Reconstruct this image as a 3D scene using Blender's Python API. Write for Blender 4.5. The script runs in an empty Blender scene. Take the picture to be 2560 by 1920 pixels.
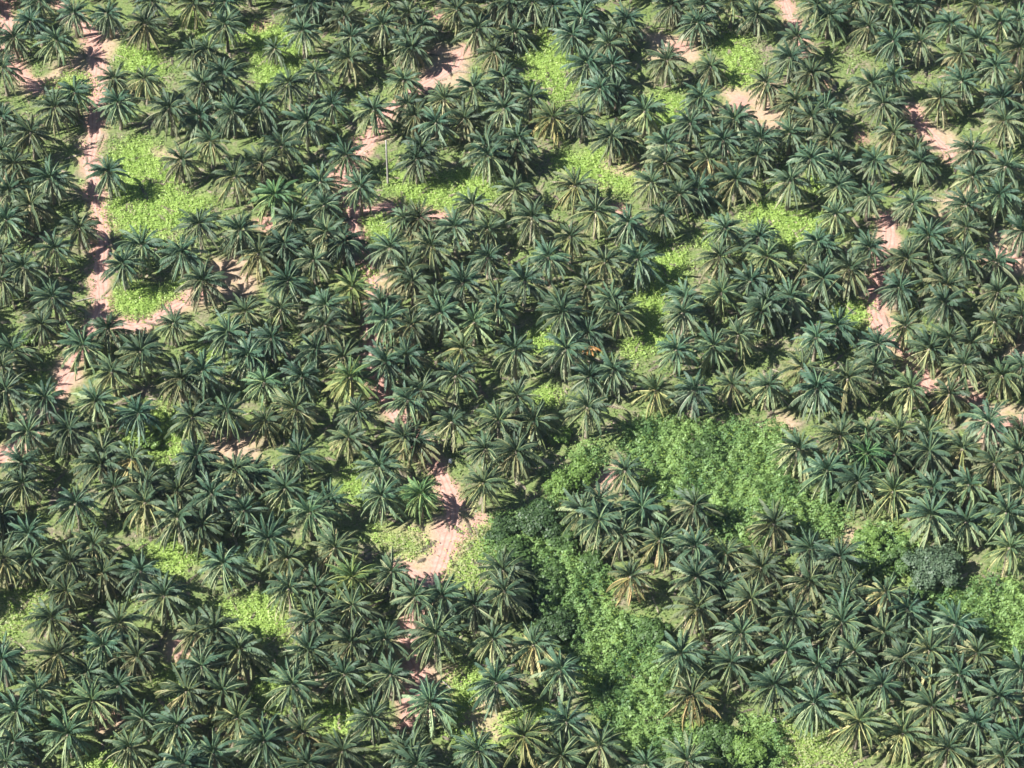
import bpy, math, random
import numpy as np
from mathutils import Vector

random.seed(7)
RNG = np.random.default_rng(7)
SC = bpy.context.scene
COL = SC.collection

# ------------------------------------------------------------------ camera
DIST, DEP, LENS = 478.0, math.radians(45.0), 90.0
CAM = np.array([0.0, -DIST * math.cos(DEP), DIST * math.sin(DEP)])
cam_data = bpy.data.cameras.new('camera')
cam_data.lens = LENS
cam_data.sensor_width = 36.0
cam_data.clip_start = 1.0
cam_data.clip_end = 6000.0
cam = bpy.data.objects.new('camera', cam_data)
COL.objects.link(cam)
cam.location = CAM
cam.rotation_euler = (math.pi / 2 - DEP, 0, 0)
SC.camera = cam

# ------------------------------------------------------------------ sun, sky, exposure
SUN_EL = math.radians(45.0)
SHADOW_AZ = math.radians(17.0)            # shadows run to the right and a little away
SUN_DIR = Vector((math.cos(SHADOW_AZ) * math.cos(SUN_EL), math.sin(SHADOW_AZ) * math.cos(SUN_EL), -math.sin(SUN_EL)))
sd = bpy.data.lights.new('sun', 'SUN')
sd.energy = 5.0
sd.angle = math.radians(0.55)
sd.color = (1.0, 0.98, 0.945)
sun = bpy.data.objects.new('sun', sd)
COL.objects.link(sun)
sun.location = (-150, -90, 200)
sun.rotation_euler = SUN_DIR.to_track_quat('-Z', 'Y').to_euler()

world = bpy.data.worlds.new('World')
SC.world = world
world.use_nodes = True
wn = world.node_tree.nodes
bg = wn['Background']
sky = wn.new('ShaderNodeTexSky')
sky.sky_type = 'NISHITA'
sky.sun_disc = False
sky.sun_elevation = SUN_EL
sky.sun_rotation = math.atan2(-SUN_DIR.x, -SUN_DIR.y)
sky.altitude = 100
sky.air_density = 1.0
sky.dust_density = 0.6
sky.ozone_density = 3.0
world.node_tree.links.new(sky.outputs['Color'], bg.inputs['Color'])
bg.inputs['Strength'].default_value = 0.05
SC.view_settings.view_transform = 'Standard'
SC.view_settings.look = 'None'
SC.view_settings.gamma = 1.0
SC.view_settings.exposure = 1.45
SC.cycles.max_bounces = 5
SC.cycles.diffuse_bounces = 1
SC.cycles.transparent_max_bounces = 4

# ------------------------------------------------------------------ photograph pixel (2560 x 1920) -> point at height z
TANH = 18.0 / LENS
SD, CD = math.sin(DEP), math.cos(DEP)


def unproject(px, py, z=0.0):
    px, py = np.asarray(px, float), np.asarray(py, float)
    u = (px / 2560.0 - 0.5) * 2 * TANH
    v = (0.5 - py / 1920.0) * 2 * TANH * 0.75
    dx, dy, dz = u, CD + v * SD, -SD + v * CD
    t = (z - CAM[2]) / dz
    return np.stack([CAM[0] + dx * t, CAM[1] + dy * t, np.full_like(t, 1.0) * z], -1)


def project(x, y, z):
    rx, ry, rz = np.asarray(x) - CAM[0], np.asarray(y) - CAM[1], np.asarray(z) - CAM[2]
    depth = ry * CD - rz * SD
    up = ry * SD + rz * CD
    u, v = rx / depth, up / depth
    return (u / (2 * TANH) + 0.5) * 2560.0, (0.5 - v / (2 * TANH * 0.75)) * 1920.0


FS = 2560.0 / 2212.0                                   # the overview the outlines were read from


def ground(pts, z=0.0):
    p = np.array(pts, float) * FS
    return unproject(p[:, 0], p[:, 1], z)[:, :2]


# ------------------------------------------------------------------ small helpers
def wave_noise(x, y, scale, seed, octaves=3):
    r = np.random.default_rng(seed)
    out = np.zeros_like(np.asarray(x, float))
    amp = 1.0
    for o in range(octaves):
        for _ in range(4):
            a, ph = r.uniform(0, 2 * math.pi), r.uniform(0, 2 * math.pi)
            k = 2 * math.pi / (scale / 2 ** o) * r.uniform(0.7, 1.3)
            out += amp * np.sin(k * (x * math.cos(a) + y * math.sin(a)) + ph)
        amp *= 0.6
    return out / 4.0


def inside(poly, x, y):
    res = np.zeros(np.shape(x), bool)
    n = len(poly)
    j = n - 1
    for i in range(n):
        xi, yi = poly[i]
        xj, yj = poly[j]
        c = ((yi > y) != (yj > y)) & (x < (xj - xi) * (y - yi) / (yj - yi + 1e-12) + xi)
        res ^= c
        j = i
    return res


def tag(o, label=None, cat=None, group=None, kind=None):
    if label:
        o['label'] = label
    if cat:
        o['category'] = cat
    if group:
        o['group'] = group
    if kind:
        o['kind'] = kind
    return o


def mesh_from(name, V, F, mats, attrs=None, mat_idx=None, smooth=False):
    """V (n,3); F (m,4) or (m,3) array; attrs {name: per-vertex floats or rgb}"""
    V, F = np.asarray(V, np.float32), np.asarray(F, np.int32)
    me = bpy.data.meshes.new(name)
    k = F.shape[1]
    me.vertices.add(len(V))
    me.vertices.foreach_set('co', V.ravel())
    me.loops.add(F.size)
    me.loops.foreach_set('vertex_index', F.ravel())
    me.polygons.add(len(F))
    me.polygons.foreach_set('loop_start', np.arange(0, F.size, k, dtype=np.int32))
    me.polygons.foreach_set('loop_total', np.full(len(F), k, np.int32))
    for m in mats:
        me.materials.append(m)
    if mat_idx is not None:
        me.polygons.foreach_set('material_index', np.asarray(mat_idx, np.int32))
    if smooth:
        me.polygons.foreach_set('use_smooth', np.ones(len(F), bool))
    me.update(calc_edges=True)
    for an, av in (attrs or {}).items():
        av = np.asarray(av, np.float32)
        if av.ndim == 1:
            a = me.attributes.new(an, 'FLOAT', 'POINT')
            a.data.foreach_set('value', av)
        else:
            a = me.attributes.new(an, 'FLOAT_COLOR', 'POINT')
            a.data.foreach_set('color', np.concatenate([av, np.ones((len(av), 1), np.float32)], 1).ravel())
    return me


def add(name, me, parent=None):
    o = bpy.data.objects.new(name, me)
    COL.objects.link(o)
    if parent is not None:
        o.parent = parent
    return o


# ------------------------------------------------------------------ materials
def new_mat(name):
    m = bpy.data.materials.new(name)
    m.use_nodes = True
    nt = m.node_tree
    nt.nodes.clear()
    out = nt.nodes.new('ShaderNodeOutputMaterial')
    return m, nt, out


def ramp(nt, fac, stops):
    r = nt.nodes.new('ShaderNodeValToRGB')
    e = r.color_ramp.elements
    while len(e) < len(stops):
        e.new(0.5)
    for el, (p, c) in zip(e, stops):
        el.position = p
        el.color = (*c, 1)
    if fac is not None:
        nt.links.new(fac, r.inputs['Fac'])
    return r.outputs['Color']


def mixc(nt, fac, a, b, mode='MIX'):
    n = nt.nodes.new('ShaderNodeMix')
    n.data_type = 'RGBA'
    n.blend_type = mode
    for sock, v in ((n.inputs[0], fac), (n.inputs[6], a), (n.inputs[7], b)):
        if isinstance(v, (int, float)):
            sock.default_value = v
        elif isinstance(v, tuple):
            sock.default_value = (*v, 1)
        else:
            nt.links.new(v, sock)
    return n.outputs[2]


def attr(nt, name, out='Fac'):
    a = nt.nodes.new('ShaderNodeAttribute')
    a.attribute_name = name
    return a.outputs[out]


def noise(nt, scale, detail=3.0, rough=0.6, coord=None):
    n = nt.nodes.new('ShaderNodeTexNoise')
    n.inputs['Scale'].default_value = scale
    n.inputs['Detail'].default_value = detail
    n.inputs['Roughness'].default_value = rough
    if coord is None:
        g = nt.nodes.new('ShaderNodeNewGeometry')
        coord = g.outputs['Position']
    nt.links.new(coord, n.inputs['Vector'])
    return n.outputs['Fac']


def maprange(nt, v, a, b, c=0.0, d=1.0):
    n = nt.nodes.new('ShaderNodeMapRange')
    nt.links.new(v, n.inputs[0])
    for i, x in enumerate((a, b, c, d)):
        n.inputs[i + 1].default_value = x
    return n.outputs[0]


def leaf_shader(nt, out, col, rough=0.45, spec=0.45, trans=0.22):
    p = nt.nodes.new('ShaderNodeBsdfPrincipled')
    p.inputs['Roughness'].default_value = rough
    p.inputs['Specular IOR Level'].default_value = spec
    nt.links.new(col, p.inputs['Base Color'])
    t = nt.nodes.new('ShaderNodeBsdfTranslucent')
    nt.links.new(mixc(nt, 1.0, col, (1.1, 1.25, 0.55), 'MULTIPLY'), t.inputs['Color'])
    mx = nt.nodes.new('ShaderNodeMixShader')
    mx.inputs[0].default_value = trans
    nt.links.new(p.outputs[0], mx.inputs[1])
    nt.links.new(t.outputs[0], mx.inputs[2])
    nt.links.new(mx.outputs[0], out.inputs['Surface'])


def frond_material(name, stops, rough):
    m, nt, out = new_mat(name)
    col = ramp(nt, attr(nt, 'age'), stops)
    oi = nt.nodes.new('ShaderNodeObjectInfo')
    col = mixc(nt, 1.0, col, oi.outputs['Color'], 'MULTIPLY')
    col = mixc(nt, 1.0, col, attr(nt, 'tint', 'Color'), 'MULTIPLY')
    leaf_shader(nt, out, col, rough, 0.28, 0.06)
    return m


M_FROND = frond_material('palm_leaflets', [(0.0, (0.030, 0.066, 0.036)), (0.42, (0.060, 0.100, 0.054)),
                                           (0.72, (0.150, 0.185, 0.100)), (1.0, (0.28, 0.265, 0.155))], 0.55)
M_RACHIS = frond_material('palm_midrib', [(0.0, (0.085, 0.135, 0.060)), (0.5, (0.17, 0.20, 0.085)),
                                          (1.0, (0.36, 0.33, 0.20))], 0.5)


def simple_material(name, stops, scale, rough=0.9, bump=0.0):
    m, nt, out = new_mat(name)
    p = nt.nodes.new('ShaderNodeBsdfPrincipled')
    p.inputs['Roughness'].default_value = rough
    p.inputs['Specular IOR Level'].default_value = 0.2
    nz = noise(nt, scale, 4)
    nt.links.new(ramp(nt, nz, stops), p.inputs['Base Color'])
    if bump:
        b = nt.nodes.new('ShaderNodeBump')
        b.inputs['Strength'].default_value = 0.7
        b.inputs['Distance'].default_value = bump
        nt.links.new(nz, b.inputs['Height'])
        nt.links.new(b.outputs[0], p.inputs['Normal'])
    nt.links.new(p.outputs[0], out.inputs['Surface'])
    return m


M_TRUNK = simple_material('palm_bark', [(0.3, (0.15, 0.125, 0.09)), (0.7, (0.32, 0.27, 0.20))], 3.0, 0.95, 0.08)
M_DEADWOOD = simple_material('weathered_wood', [(0.3, (0.22, 0.20, 0.17)), (0.7, (0.38, 0.35, 0.31))], 2.0, 0.9, 0.03)
M_BARK = simple_material('tree_bark', [(0.3, (0.10, 0.08, 0.06)), (0.7, (0.22, 0.18, 0.14))], 3.0, 0.95, 0.05)
M_WHITE = simple_material('white_woven_sack', [(0.3, (0.70, 0.70, 0.68)), (0.7, (0.85, 0.85, 0.83))], 4.0, 0.7, 0.02)
M_ROCK = simple_material('pale_stone', [(0.3, (0.28, 0.26, 0.23)), (0.7, (0.42, 0.40, 0.36))], 1.5, 0.9, 0.05)


def leaf_material(name):
    m, nt, out = new_mat(name)
    col = attr(nt, 'tint', 'Color')
    col = mixc(nt, maprange(nt, noise(nt, 0.9, 2), 0.3, 0.7), col, mixc(nt, 1.0, col, (0.82, 0.9, 0.8), 'MULTIPLY'))
    leaf_shader(nt, out, col, 0.5, 0.35, 0.28)
    return m


M_LEAF = leaf_material('broad_leaves')
M_DRY = leaf_material('dry_fronds')

# ground: litter under the palms, low green cover, bare tan soil, pink laterite
m, nt, out = new_mat('plantation_soil')
n_fine = noise(nt, 1.6, 5, 0.7)
n_mid = noise(nt, 0.23, 4, 0.65)
n_big = noise(nt, 0.05, 3)
litter = ramp(nt, n_fine, [(0.30, (0.07, 0.062, 0.042)), (0.5, (0.19, 0.155, 0.11)), (0.68, (0.34, 0.26, 0.20))])
litter = mixc(nt, maprange(nt, n_mid, 0.30, 0.52), litter, ramp(nt, n_fine, [(0.3, (0.07, 0.11, 0.03)), (0.7, (0.19, 0.23, 0.085))]))
soil = ramp(nt, n_fine, [(0.28, (0.25, 0.185, 0.115)), (0.5, (0.37, 0.265, 0.18)), (0.75, (0.47, 0.34, 0.25))])
soil = mixc(nt, maprange(nt, n_mid, 0.50, 0.66, 0.0, 0.75), soil, ramp(nt, n_fine, [(0.3, (0.15, 0.17, 0.055)), (0.7, (0.27, 0.27, 0.11))]))
green = ramp(nt, n_fine, [(0.3, (0.13, 0.20, 0.04)), (0.6, (0.22, 0.31, 0.07)), (0.8, (0.32, 0.37, 0.12))])
pink = ramp(nt, n_fine, [(0.25, (0.30, 0.165, 0.125)), (0.5, (0.40, 0.225, 0.175)), (0.8, (0.47, 0.29, 0.23))])
c = mixc(nt, attr(nt, 'soil'), litter, soil)
c = mixc(nt, attr(nt, 'grass'), c, green)
c = mixc(nt, attr(nt, 'road'), c, pink)
p = nt.nodes.new('ShaderNodeBsdfPrincipled')
p.inputs['Roughness'].default_value = 0.95
p.inputs['Specular IOR Level'].default_value = 0.15
b = nt.nodes.new('ShaderNodeBump')
b.inputs['Strength'].default_value = 0.8
b.inputs['Distance'].default_value = 0.25
nt.links.new(n_fine, b.inputs['Height'])
nt.links.new(b.outputs[0], p.inputs['Normal'])
nt.links.new(c, p.inputs['Base Color'])
nt.links.new(p.outputs[0], out.inputs['Surface'])
M_GROUND = m

m, nt, out = new_mat('laterite_track')
n1 = noise(nt, 0.9, 5, 0.65)
n2 = noise(nt, 4.0, 3, 0.7)
c = ramp(nt, n1, [(0.3, (0.33, 0.19, 0.145)), (0.5, (0.42, 0.25, 0.20)), (0.7, (0.50, 0.32, 0.265))])
c = mixc(nt, maprange(nt, n2, 0.45, 0.7, 0.0, 0.5), c, (0.40, 0.24, 0.18))
c = mixc(nt, attr(nt, 'rut'), c, mixc(nt, 1.0, c, (0.84, 0.72, 0.68), 'MULTIPLY'))
p = nt.nodes.new('ShaderNodeBsdfPrincipled')
p.inputs['Roughness'].default_value = 0.95
p.inputs['Specular IOR Level'].default_value = 0.15
b = nt.nodes.new('ShaderNodeBump')
b.inputs['Strength'].default_value = 0.6
b.inputs['Distance'].default_value = 0.12
nt.links.new(n1, b.inputs['Height'])
nt.links.new(b.outputs[0], p.inputs['Normal'])
nt.links.new(c, p.inputs['Base Color'])
nt.links.new(p.outputs[0], out.inputs['Surface'])
M_TRACK = m

# ------------------------------------------------------------------ outlines of the clearings (overview pixels)
GRASS = [
    [(245, 325), (300, 300), (350, 325), (375, 370), (400, 430), (450, 415), (445, 455), (400, 480), (370, 512), (300, 512), (250, 492), (232, 440), (262, 400), (238, 365)],
    [(243, 640), (285, 605), (330, 622), (392, 605), (384, 640), (330, 670), (285, 688), (250, 672)],
    [(88, 190), (150, 158), (198, 165), (192, 212), (120, 228)],
    [(250, 110), (310, 85), (352, 130), (345, 172), (280, 165)],
    [(500, 72), (540, 52), (600, 60), (652, 68), (645, 140), (610, 172), (560, 195), (548, 150), (545, 100)],
    [(388, 32), (435, 18), (428, 75), (400, 60)],
    [(1150, 40), (1180, 55), (1232, 118), (1240, 185), (1205, 222), (1135, 195), (1140, 110), (1160, 80)],
    [(1556, 95), (1580, 62), (1632, 125), (1628, 185), (1566, 182)],
    [(1395, 205), (1450, 205), (1500, 230), (1480, 265), (1420, 275), (1365, 250)],
    [(1195, 345), (1255, 330), (1300, 318), (1375, 355), (1370, 425), (1300, 405), (1215, 378)],
    [(845, 340), (880, 395), (1000, 365), (1085, 400), (1055, 432), (990, 447), (880, 443), (838, 400)],
    [(1606, 468), (1650, 425), (1700, 455), (1785, 465), (1770, 520), (1722, 565), (1690, 512), (1640, 492)],
    [(1398, 560), (1430, 528), (1486, 540), (1476, 600), (1446, 640), (1436, 742), (1360, 765), (1345, 745), (1395, 665), (1365, 622)],
    [(1126, 742), (1168, 685), (1226, 698), (1214, 745), (1150, 765)],
    [(1790, 662), (1870, 645), (1875, 702), (1790, 712)],
    [(255, 950), (310, 915), (350, 870), (408, 955), (385, 992), (320, 995), (265, 985)],
    [(738, 1022), (785, 1015), (795, 1082), (750, 1085)],
    [(455, 1300), (520, 1308), (560, 1275), (622, 1330), (628, 1392), (580, 1372), (500, 1335)],
    [(315, 1180), (390, 1162), (428, 1200), (395, 1245), (340, 1225)],
    [(685, 1530), (785, 1505), (778, 1592), (690, 1585)],
    [(978, 1460), (1045, 1435), (1042, 1520), (1090, 1540), (1180, 1520), (1205, 1560), (1120, 1605), (1060, 1615), (1000, 1625), (975, 1560)],
    [(548, 1480), (600, 1465), (625, 1520), (570, 1545)],
    [(0, 1290), (100, 1258), (105, 1330), (30, 1372), (0, 1372)],
    [(1005, 1150), (1060, 1140), (1105, 1260), (1040, 1285), (955, 1278)],
    [(810, 1140), (905, 1150), (930, 1195), (880, 1200), (830, 1192)],
    [(185, 1632), (250, 1615), (262, 1672), (185, 1672)],
    [(1150, 842), (1212, 840), (1205, 878), (1150, 870)],
    [(1508, 500), (1552, 478), (1556, 532), (1508, 535)],
    [(1648, 372), (1692, 358), (1684, 402), (1655, 405)],
    [(1738, 382), (1792, 368), (1786, 415), (1745, 412)],
    [(440, 70), (500, 60), (505, 95), (450, 100)],
    [(790, 470), (840, 465), (850, 500), (800, 520)],
    [(750, 575), (800, 570), (800, 625), (755, 640)],
    [(350, 1460), (380, 1440), (400, 1500), (350, 1510)],
    [(60, 820), (110, 810), (110, 860), (60, 865)],
    [(430, 760), (470, 735), (470, 770), (440, 790)],
    [(1660, 1560), (1790, 1585), (1860, 1690), (1660, 1690), (1690, 1610)],
]
SCRUB = [
    [(1345, 935), (1420, 905), (1690, 925), (1695, 1000), (1720, 1060), (1805, 1095), (1810, 1150), (1660, 1150), (1620, 1195), (1560, 1150), (1500, 1105), (1430, 1060), (1360, 1000)],
    [(1075, 1130), (1180, 1100), (1235, 1000), (1290, 965), (1305, 1010), (1255, 1060), (1212, 1120), (1235, 1200), (1325, 1250), (1305, 1310), (1405, 1340), (1445, 1390), (1432, 1480), (1432, 1550), (1560, 1575), (1630, 1640), (1600, 1690), (1420, 1690), (1330, 1590), (1275, 1500), (1265, 1440), (1195, 1380), (1150, 1290), (1080, 1240), (1058, 1180)],
    [(1995, 1292), (2100, 1268), (2140, 1240), (2235, 1270), (2235, 1420), (2140, 1395), (2090, 1335)],
    [(1840, 1180), (1905, 1140), (1960, 1155), (2000, 1230), (1900, 1250), (1850, 1225)],
    [(1575, 1530), (1625, 1550), (1680, 1565), (1690, 1610), (1690, 1690), (1560, 1690), (1640, 1610)],
]
SOIL = [
    [(805, 1145), (950, 1120), (1060, 1130), (1090, 1270), (900, 1285), (850, 1210)],
    [(985, 1500), (1090, 1520), (1130, 1570), (1060, 1620), (1000, 1570)],
    [(1250, 340), (1390, 345), (1390, 420), (1290, 410)],
    [(1960, 240), (2080, 300), (2120, 330), (2010, 330)],
    [(2030, 430), (2090, 430), (2090, 480), (2030, 490)],
    [(2140, 500), (2235, 490), (2235, 610), (2160, 590)],
    [(1870, 600), (1930, 610), (1960, 760), (1930, 770), (1870, 700)],
    [(2170, 740), (2235, 730), (2235, 800), (2180, 800)],
    [(2080, 870), (2235, 880), (2235, 1010), (2110, 960)],
    [(1890, 480), (1940, 490), (1940, 545), (1890, 545)],
    [(1950, 790), (2120, 820), (2130, 880), (1980, 870)],
    [(340, 1370), (440, 1350), (440, 1420), (350, 1420)],
    [(190, 1530), (260, 1530), (250, 1590), (200, 1590)],
    [(455, 560), (550, 550), (560, 640), (440, 660)],
    [(350, 640), (440, 610), (440, 660), (340, 700)],
    [(440, 930), (570, 930), (560, 1000), (450, 1000)],
    [(930, 100), (1020, 110), (1010, 190), (890, 200)],
    [(100, 160), (260, 50), (260, 100), (190, 200), (20, 210)],
    [(860, 1430), (990, 1440), (990, 1560), (860, 1560)],
    [(1410, 70), (1510, 80), (1510, 140), (1400, 130)],
    [(1560, 170), (1680, 180), (1690, 290), (1560, 260)],
    [(1250, 1000), (1350, 1000), (1340, 1060), (1210, 1110)],
    [(1640, 900), (1720, 900), (1710, 950), (1650, 940)],
    [(140, 760), (200, 740), (170, 830), (100, 900), (0, 1010), (0, 970)],
    [(2050, 420), (2110, 380), (2110, 460), (2060, 500)],
    [(620, 1330), (660, 1340), (650, 1390), (610, 1380)],
    [(790, 600), (860, 580), (860, 650), (800, 650)],
    [(1820, 1130), (1870, 1140), (1860, 1180), (1820, 1180)],
]
TAN = [
    [(1045, 1506), (1080, 1525), (1082, 1600), (1045, 1596), (1005, 1572), (1010, 1540)],
    [(880, 1425), (930, 1425), (960, 1470), (975, 1490), (940, 1500), (885, 1490)],
    [(1300, 345), (1345, 338), (1392, 362), (1355, 388), (1318, 380)],
    [(300, 318), (345, 318), (395, 335), (370, 352), (330, 335)],
]
BLOBS = [(565, 55, 20), (735, 375, 26), (785, 310, 22), (575, 487, 22), (1340, 455, 18), (1100, 42, 20), (1225, 1095, 14), (1313, 1030, 20),
         (530, 1470, 14), (1470, 100, 20), (1520, 60, 12), (1860, 300, 12), (1600, 228, 20), (1780, 180, 14), (1990, 840, 16), (1950, 745, 16),
         (228, 1556, 17), (1735, 105, 10), (945, 35, 14), (1090, 38, 14), (2010, 842, 14), (2108, 860, 12), (880, 1530, 14), (395, 1395, 16)]
TRACKS = [
    ('left', [(8, -20), (14, 40), (20, 100), (30, 150), (75, 185), (120, 190)], 26),
    ('left', [(120, 5), (165, 40), (200, 75), (212, 130), (212, 180), (206, 230), (203, 300), (193, 345), (207, 400), (215, 450), (220, 520), (217, 600), (220, 655), (208, 692), (175, 755), (130, 835), (95, 890), (40, 965), (-20, 1000)], 28),
    ('left', [(222, 680), (260, 702), (300, 704), (345, 685), (385, 655), (440, 632)], 27),
    ('mid', [(1000, 105), (970, 150), (900, 195), (830, 250), (795, 310), (745, 375), (765, 470), (772, 540), (795, 590), (805, 650), (800, 770), (822, 840), (850, 890), (900, 950), (938, 1000), (965, 1050), (978, 1105), (972, 1150), (952, 1215), (925, 1275), (888, 1340), (880, 1395), (905, 1455), (890, 1510), (878, 1570)], 27),
    ('mid', [(762, 462), (840, 445), (900, 455), (950, 470)], 24),
    ('mid', [(925, 1265), (885, 1232), (850, 1222)], 16),
    ('mid', [(975, 1190), (1010, 1150), (1035, 1120)], 14),
    ('right', [(1690, -10), (1703, 30), (1722, 75), (1735, 115)], 22),
    ('right', [(1970, 235), (2000, 280), (2040, 320), (2060, 345)], 24),
    ('right', [(1915, 470), (1918, 520), (1890, 620), (1890, 690), (1925, 725), (1955, 755), (2010, 842)], 28),
    ('right', [(2240, 540), (2190, 550), (2150, 565)], 46),
    ('right', [(2240, 905), (2190, 918), (2140, 930)], 26),
]

# ------------------------------------------------------------------ the ground, one sheet out to the horizon
gx = np.concatenate([np.array([-4000., -1500., -600., -300.]), np.arange(-150, 150.01, 0.8), np.array([300., 600., 1500., 4000.])])
gy = np.concatenate([np.array([-4000., -1500., -600., -250.]), np.arange(-125, 175.01, 0.8), np.array([300., 600., 1500., 4000.])])
GX, GY = np.meshgrid(gx, gy)
fx, fy = GX.ravel(), GY.ravel()
jx = fx + 1.3 * wave_noise(fx, fy, 5, 11)
jy = fy + 1.3 * wave_noise(fx, fy, 5, 12)
core = (np.abs(fx) < 151) & (fy > -126) & (fy < 176)


def mask(polys, z=0.0):
    out = np.zeros(len(fx), bool)
    for poly in polys:
        out |= inside(ground(poly, z), jx, jy)
    return out & core


def seg_dist(pts, x, y):
    best = np.full(x.shape, 1e9)
    for (ax, ay), (bx, by) in zip(pts[:-1], pts[1:]):
        vx, vy = bx - ax, by - ay
        t = np.clip(((x - ax) * vx + (y - ay) * vy) / (vx * vx + vy * vy + 1e-9), 0, 1)
        best = np.minimum(best, np.hypot(x - ax - t * vx, y - ay - t * vy))
    return best


def blur(a, n=2):
    a = a.astype(float).reshape(GX.shape)
    for _ in range(n):
        b2 = np.pad(a, 1, mode='edge')
        a = (b2[:-2, 1:-1] + b2[2:, 1:-1] + b2[1:-1, :-2] + b2[1:-1, 2:] + 2 * a) / 6.0
    return a.ravel()


PXM = 1.0 / 13.4 * FS                                   # overview pixel in metres near the middle
g_mask = blur(mask(GRASS) | mask(SCRUB), 4)
tan_mask = mask(TAN)
g_mask = np.where(blur(tan_mask) > 0.3, g_mask * 0.25, g_mask)
s_mask = mask(SOIL) | tan_mask
r_mask = np.zeros(len(fx), bool)
for _, pts, w in TRACKS:
    gp = ground(pts)
    d = seg_dist(gp, jx, jy)
    s_mask |= (d < w * PXM * 0.5 + 0.9) & core
    r_mask |= (d < w * PXM * 0.5 + 0.5) & core
for bx, by, br in BLOBS:
    cx, cy = ground([(bx, by)])[0]
    d = np.hypot(jx - cx, (jy - cy) * 0.75)
    r_mask |= (d < br * PXM * 1.15) & core
road_attr = np.clip(blur(r_mask, 1), 0, 1)
gm = mesh_from('ground', np.stack([fx, fy, np.zeros_like(fx)], 1),
               [(j * len(gx) + i, j * len(gx) + i + 1, (j + 1) * len(gx) + i + 1, (j + 1) * len(gx) + i) for j in range(len(gy) - 1) for i in range(len(gx) - 1)],
               [M_GROUND], {'grass': np.clip(g_mask, 0, 1), 'soil': np.clip(blur(s_mask), 0, 1), 'road': road_attr})
tag(add('ground', gm), kind='structure')


def smooth_line(pts, step):
    pts = np.array(pts, float)
    P = np.concatenate([[2 * pts[0] - pts[1]], pts, [2 * pts[-1] - pts[-2]]])
    out = []
    for i in range(1, len(P) - 2):
        n = max(2, int(np.hypot(*(P[i + 1] - P[i])) / step))
        for k in range(n):
            t = k / n
            out.append(0.5 * ((2 * P[i]) + (P[i + 1] - P[i - 1]) * t + (2 * P[i - 1] - 5 * P[i] + 4 * P[i + 1] - P[i + 2]) * t * t
                              + (3 * P[i] - P[i - 1] - 3 * P[i + 1] + P[i + 2]) * t ** 3))
    out.append(pts[-1])
    return np.array(out)


for ti, (_, pts, w) in enumerate(TRACKS):
    line = smooth_line(ground(pts), 0.5)
    tang = np.gradient(line, axis=0)
    tang /= np.linalg.norm(tang, axis=1, keepdims=True) + 1e-9
    nor = np.stack([-tang[:, 1], tang[:, 0]], 1)
    NU = 11
    V, rut = [], []
    half = w * PXM * 0.5 * (1 + 0.10 * wave_noise(line[:, 0], line[:, 1], 9, 40 + ti))
    endf = np.clip(np.minimum(np.arange(len(line)), np.arange(len(line))[::-1]) / 5.0, 0.25, 1)
    el = wave_noise(line[:, 0], line[:, 1], 3, 60 + ti) * 0.28
    er = wave_noise(line[:, 0], line[:, 1], 3, 80 + ti) * 0.28
    for k in range(NU):
        u = k / (NU - 1) * 2 - 1
        off = u * half * endf + (el if u < 0 else er) * abs(u)
        q = line + nor * off[:, None]
        V.append(np.concatenate([q, np.full((len(line), 1), 0.012 + 0.004 * ti)], 1))
        rut.append(np.full(len(line), 1.0 if k in (3, 7) else 0.0))
    V, rut = np.concatenate(V), np.concatenate(rut)
    n = len(line)
    F = [(k * n + i, k * n + i + 1, (k + 1) * n + i + 1, (k + 1) * n + i) for k in range(NU - 1) for i in range(n - 1)]
    tag(add('dirt_track', mesh_from('dirt_track', V, F, [M_TRACK], {'rut': rut})), kind='structure')


# ------------------------------------------------------------------ leaf clouds (numpy)
def leaf_quads(P, N, size, tint, jitter=0.35, aspect=0.6, rng=RNG):
    """one kite-shaped leaf per point P facing N"""
    n = len(P)
    N = N + rng.normal(0, jitter, (n, 3))
    N /= np.linalg.norm(N, axis=1, keepdims=True) + 1e-9
    R = rng.normal(0, 1, (n, 3))
    U = np.cross(N, R)
    U /= np.linalg.norm(U, axis=1, keepdims=True) + 1e-9
    W = np.cross(N, U)
    s = size[:, None]
    bend = N * s * 0.18
    V = np.stack([P - U * s, P - W * s * aspect + bend * 0.6, P + U * s - bend, P + W * s * aspect + bend * 0.6], 1).reshape(-1, 3)
    F = np.arange(4 * n).reshape(n, 4)
    return V, F, np.repeat(tint, 4, axis=0)


def shade_mix(n, a, b, t):
    t = np.clip(t, 0, 1)[:, None]
    return np.asarray(a)[None] * (1 - t) + np.asarray(b)[None] * t


def sample_polys(polys, dens, z=0.3):
    pts = []
    for poly in polys:
        gp = ground(poly, z)
        gp = gp.mean(0) + (gp - gp.mean(0)) * (1.14 if z < 1 else 1.05)
        lo, hi = gp.min(0) - 2.5, gp.max(0) + 2.5
        n = int((hi[0] - lo[0]) * (hi[1] - lo[1]) * dens)
        q = RNG.uniform(lo, hi, (n, 2))
        wx = q[:, 0] + 1.4 * wave_noise(q[:, 0], q[:, 1], 5, 21) + RNG.normal(0, 0.8, n)
        wy = q[:, 1] + 1.4 * wave_noise(q[:, 0], q[:, 1], 5, 22) + RNG.normal(0, 0.8, n)
        ok_ = inside(gp, wx, wy)
        for tp in TAN:
            ok_ &= ~inside(ground(tp), wx, wy) | (RNG.uniform(0, 1, n) < 0.12)
        pts.append(q[ok_])
    return np.concatenate(pts)


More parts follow.
